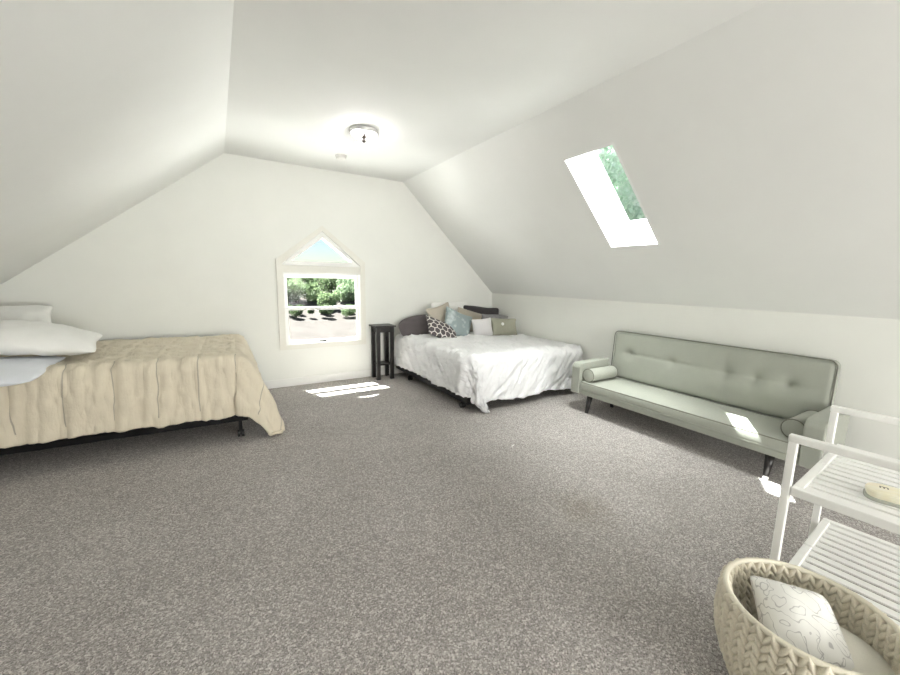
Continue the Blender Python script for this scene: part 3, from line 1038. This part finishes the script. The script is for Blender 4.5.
bolster(3.315, 3.73, 2.580, 0.412, 0.068, 0, 'grey bolster pillow by the sofa arm nearest the white bed')
bolster(3.36, 3.76, 0.890, 0.412, 0.068, 0, 'grey bolster pillow by the sofa arm nearest the white rack')

# ------------------------------------------------------------------ ceiling lamp and smoke detector
lp = empty('ceiling_lamp', (1.24, 3.60, CZ))
tag(lp, 'flush ceiling lamp with bare bulbs and its glass shade missing', 'ceiling lamp')
bm = bmesh.new(); lathe(bm, [(0.130, 0), (0.132, -0.006), (0.130, -0.030), (0.122, -0.036), (0.116, -0.030), (0.02, -0.026)], 40); fin('pan', bm, M['lamp_pan'], lp, True)
bm = bmesh.new(); tube(bm, [(0, 0, -0.026), (0, 0, -0.085)], 0.008, 8); lathe(bm, [(0.006, -0.036), (0.021, -0.042), (0.024, -0.052), (0.020, -0.062), (0.008, -0.068), (0.008, -0.078), (0.016, -0.084), (0.017, -0.094), (0.005, -0.104)], 16); fin('stem', bm, M['dark_metal'], lp, True)
for q in (R(200), R(-25)):
    bm = bmesh.new()
    d = Vector((math.cos(q), math.sin(q), -0.35)).normalized()
    tube(bm, [d * 0.018 + Vector((0, 0, -0.036)), d * 0.05 + Vector((0, 0, -0.036))], 0.015, 12)
    sck = fin('socket', bm, M['glide'], lp, True)
    bm = bmesh.new()
    p0 = Vector((0, 0, -0.036))
    tube(bm, [p0 + d * a for a in (0.05, 0.062, 0.075, 0.09, 0.102, 0.109)], [0.012, 0.017, 0.026, 0.028, 0.02, 0.004], 16)
    fin('bulb', bm, M['bulb'], sck, True)
sd = empty('smoke_detector', (1.265, 4.44, CZ))
tag(sd, 'small round white smoke detector on the flat ceiling', 'smoke detector')
bm = bmesh.new(); lathe(bm, [(0.062, 0), (0.062, -0.012), (0.055, -0.014)], 28); fin('base', bm, M['detector'], sd, True)
bm = bmesh.new(); lathe(bm, [(0.054, -0.013), (0.052, -0.034), (0.042, -0.040), (0.01, -0.042)], 28); fin('cover', bm, M['detector'], sd, True)

# ------------------------------------------------------------------ white rack
CA = R(3.4)
ck = empty('slatted_rack', (1.92, 0.487, 0), CA)
tag(ck, 'white metal rack with two slatted shelves in front of the sofa bed', 'rack')
DX, LY = 0.765, 0.82
ZU, ZD, ZR = 0.60, 0.185, 0.812
def shelf(zt):
    bm = bmesh.new()
    e = 0.032; hgt = 0.036
    box(bm, (0, -LY, zt - hgt), (e, 0, zt), 0.004, 2)
    box(bm, (DX - e, -LY, zt - hgt), (DX, 0, zt), 0.004, 2)
    mid = 0.40
    for y0 in (0, -LY + e):
        box(bm, (e, y0 - e, zt - hgt), (mid - 0.005, y0, zt), 0.004, 2)
        box(bm, (mid + 0.005, y0 - e, zt - hgt), (DX - e, y0, zt), 0.004, 2)
    fr = fin('shelf', bm, M['white_metal'], ck)
    bm = bmesh.new()
    n = 12
    pitch = (DX - 2 * e) / n
    for k in range(n):
        x0 = e + k * pitch + 0.009
        box(bm, (x0, -LY + e, zt - 0.016), (x0 + pitch - 0.018, -e, zt - 0.007), 0.002, 1)
    fin('slats', bm, M['white_metal'], fr)
shelf(ZU); shelf(ZD)
for x0 in (0.0, 0.665):
    for y0 in (0.002, -LY - 0.030):
        bm = bmesh.new(); box(bm, (x0, y0, 0), (x0 + 0.028, y0 + 0.028, ZR - 0.028), 0.003, 1); fin('post', bm, M['white_metal'], ck)
    bm = bmesh.new(); box(bm, (x0 - 0.002, -LY - 0.032, ZR - 0.030), (x0 + 0.030, 0.032, ZR), 0.005, 2); fin('rail', bm, M['white_metal'], ck)
    for z in (ZU, ZD):
        bm = bmesh.new(); tube(bm, [(x0 + 0.014, 0.029, z - 0.018), (x0 + 0.014, 0.034, z - 0.018)], 0.008, 10); fin('screw', bm, M['chrome'], ck)

# oblong tin / freshener on the top shelf
def marble():
    t = NT('cream_marbled_plastic')
    co = t.coord('Object', (6, 18, 1))
    t.col(t.ramp(t.noise(co, 1.3, 4), [(0.35, hexc(246, 243, 226)), (0.55, hexc(242, 235, 204)), (0.7, hexc(246, 236, 220))]))
    t.set(Roughness=0.35)
    return t.m
M['marble'] = marble()
M['clear'] = simple('grey_clear_plastic', hexc(186, 188, 176), 0.2, amt=0.04)
an = empty('plastic_case', (2.16, 0.20, ZU - 0.0068), R(-76))
tag(an, 'oblong cream plastic case lying on the upper shelf of the white rack', 'plastic case')
def stadium(bm, L, Wd, z0, z1, bev):
    n = 8
    pts = []
    rc = Wd * 0.36
    for k4, (sx, sy) in enumerate(((1, 1), (-1, 1), (-1, -1), (1, -1))):
        for k in range(n + 1):
            q = PI / 2 * k4 + PI / 2 * k / n
            pts.append((sx * (L / 2 - rc) + rc * math.cos(q), sy * (Wd / 2 - rc) + rc * math.sin(q)))
    rings = []
    for (z, k) in ((z0, 0.97), (z0 + bev, 1.0), (z1 - bev, 1.0), (z1 - bev * 0.3, 0.97), (z1, 0.90)):
        rings.append([bm.verts.new((x * k, y * k, z)) for x, y in pts])
    m_ = len(pts)
    for a in range(len(rings) - 1):
        for i in range(m_):
            bm.faces.new((rings[a][i], rings[a][(i + 1) % m_], rings[a + 1][(i + 1) % m_], rings[a + 1][i]))
    bm.faces.new(rings[0][::-1]); bm.faces.new(rings[-1])
bm = bmesh.new(); stadium(bm, 0.262, 0.104, 0.0, 0.014, 0.003); fin('base', bm, M['clear'], an)
bm = bmesh.new(); stadium(bm, 0.256, 0.100, 0.014, 0.042, 0.008); lid = fin('lid', bm, M['marble'], an)
cu = bpy.data.curves.new('lettering', 'FONT')
cu.body = 'm'; cu.size = 0.036; cu.extrude = 0.0003
cu.align_x = 'CENTER'; cu.align_y = 'CENTER'
to_ = bpy.data.objects.new('lettering', cu)
COL.objects.link(to_)
dg = bpy.context.evaluated_depsgraph_get()
me = bpy.data.meshes.new_from_object(to_.evaluated_get(dg))
bpy.data.objects.remove(to_)
ink = simple('dark_ink', hexc(60, 58, 50), 0.6)
lt = link('lettering', me, None, lid)
lt.data.materials.clear(); lt.data.materials.append(ink)
lt.location = (-0.080, 0.012, 0.0424); lt.rotation_euler = (0, 0, 0)

# ------------------------------------------------------------------ rope basket
bk = empty('rope_basket', (1.601, 0.312, 0))
tag(bk, 'round chunky cream braided rope basket in front of the white rack', 'basket')
BH = 0.338
def brad(z):
    u = z / BH
    return 0.160 + 0.074 * math.sin(min(1, u * 1.25) * PI / 2) - 0.012 * max(0, u - 0.6) / 0.4
def ellipsoid(bm, c, ax, ay, az, n=8, m_=6):
    rows = []
    for i in range(1, m_):
        th = PI * i / m_
        rows.append([bm.verts.new(c + az * math.cos(th) + (ax * math.cos(2 * PI * k / n) + ay * math.sin(2 * PI * k / n)) * math.sin(th)) for k in range(n)])
    a = bm.verts.new(c + az); b = bm.verts.new(c - az)
    for k in range(n):
        bm.faces.new((a, rows[0][k], rows[0][(k + 1) % n]))
        bm.faces.new((b, rows[-1][(k + 1) % n], rows[-1][k]))
        for i in range(m_ - 2):
            bm.faces.new((rows[i][k], rows[i + 1][k], rows[i + 1][(k + 1) % n], rows[i][(k + 1) % n]))
bm = bmesh.new()
NC, NR = 36, 11
rb = random.Random(4)
for c in range(NC):
    for rrow in range(NR):
        z = 0.024 + (BH - 0.038) * rrow / (NR - 1)
        for s in (-1, 1):
            ang = 2 * PI * (c + 0.25 * s) / NC
            rad = brad(z) + rb.uniform(-0.002, 0.002)
            er = Vector((math.cos(ang), math.sin(ang), 0))
            et = Vector((-math.sin(ang), math.cos(ang), 0))
            up = Vector((0, 0, 1))
            tilt = R(27) * s + rb.uniform(-0.1, 0.1)
            az = (up * math.cos(tilt) + et * math.sin(tilt) + er * 0.12)
            ax = (et * math.cos(tilt) - up * math.sin(tilt))
            sw = rad * 2 * PI / NC * 0.26
            ellipsoid(bm, er * rad + up * z, ax * sw, er * 0.020, az * 0.031)
lathe(bm, [(brad(z) , z) for z in (0.012, 0.05, 0.1, 0.15, 0.2, 0.25, 0.3, BH)], 40, capped=False)
lathe(bm, [(0.002, 0.006), (0.09, 0.006), (0.165, 0.010), (0.165, 0.016), (0.002, 0.016)], 40, capped=False)
fin('woven_body', bm, M['rope'], bk, True)
bm = bmesh.new()
tube(bm, [((brad(BH) + 0.002) * math.cos(2 * PI * k / 60), (brad(BH) + 0.002) * math.sin(2 * PI * k / 60), BH + 0.006) for k in range(60)], 0.0095, 10, closed=True)
for v in bm.verts: pass
rim = fin('rim', bm, M['binding'], bk, True); rim['label'] = 'smooth cream bound rim'

def embroidered():
    t = NT('white_line_embroidery')
    co = t.coord()
    wv = t.noise(co, 14, 2, 0.4)
    k = t.math('ABSOLUTE', t.math('SUBTRACT', t.math('FRACT', t.math('MULTIPLY', wv, 7.0)), 0.5))
    line = t.math('LESS_THAN', k, 0.05)
    wv2 = t.noise(co, 16, 1, 0.4)
    k2 = t.math('ABSOLUTE', t.math('SUBTRACT', t.math('FRACT', t.math('MULTIPLY', wv2, 5.0)), 0.5))
    line2 = t.math('MULTIPLY', t.math('LESS_THAN', k2, 0.05), t.math('GREATER_THAN', t.noise(co, 4, 1), 0.5))
    ln = t.math('MAXIMUM', line, line2)
    t.col(t.mix(ln, hexc(238, 237, 232), hexc(200, 198, 195)))
    t.set(Roughness=0.9)
    t.bump(ln, 0.3, 0.002)
    return t.m
M['embroidered'] = embroidered()
cushion('cushion', M['embroidered'], 0.235, 0.27, 0.17, (1.492, 0.252, 0.222), (R(-66), R(7), R(-51)), 'white cushion embroidered with grey squiggle lines tucked in the rope basket', 'cushion', 'cushions in the rope basket', 21, pinch=0.06)
# round cream cushion
bm = bmesh.new()
prof = [(0.001, -0.055)] + [(0.145 * math.sin(PI * k / 16) ** 0.8, -0.055 * math.cos(PI * k / 16)) for k in range(1, 16)] + [(0.001, 0.055)]
lathe(bm, prof, 36, capped=False)
o = fin('cushion', bm, fabric('cream_boucle', hexc(236, 233, 220), 300, 0.04, 0.5), None, True)
o.location = (1.665, 0.205, 0.205); o.rotation_euler = (R(14), R(10), 0)
tag(o, 'plain round cream cushion at the right of the rope basket', 'cushion', 'cushions in the rope basket')

# scrap of lint on the carpet
bm = bmesh.new()
tube(bm, [(2.045, 2.300, 0.004), (2.062, 2.318, 0.007), (2.085, 2.322, 0.005), (2.105, 2.345, 0.004)], [0.002, 0.005, 0.004, 0.002], 6)
o = fin('paper_scrap', bm, M['glide'], None, True)
tag(o, 'tiny white scrap lying on the carpet before the right bed', 'scrap')
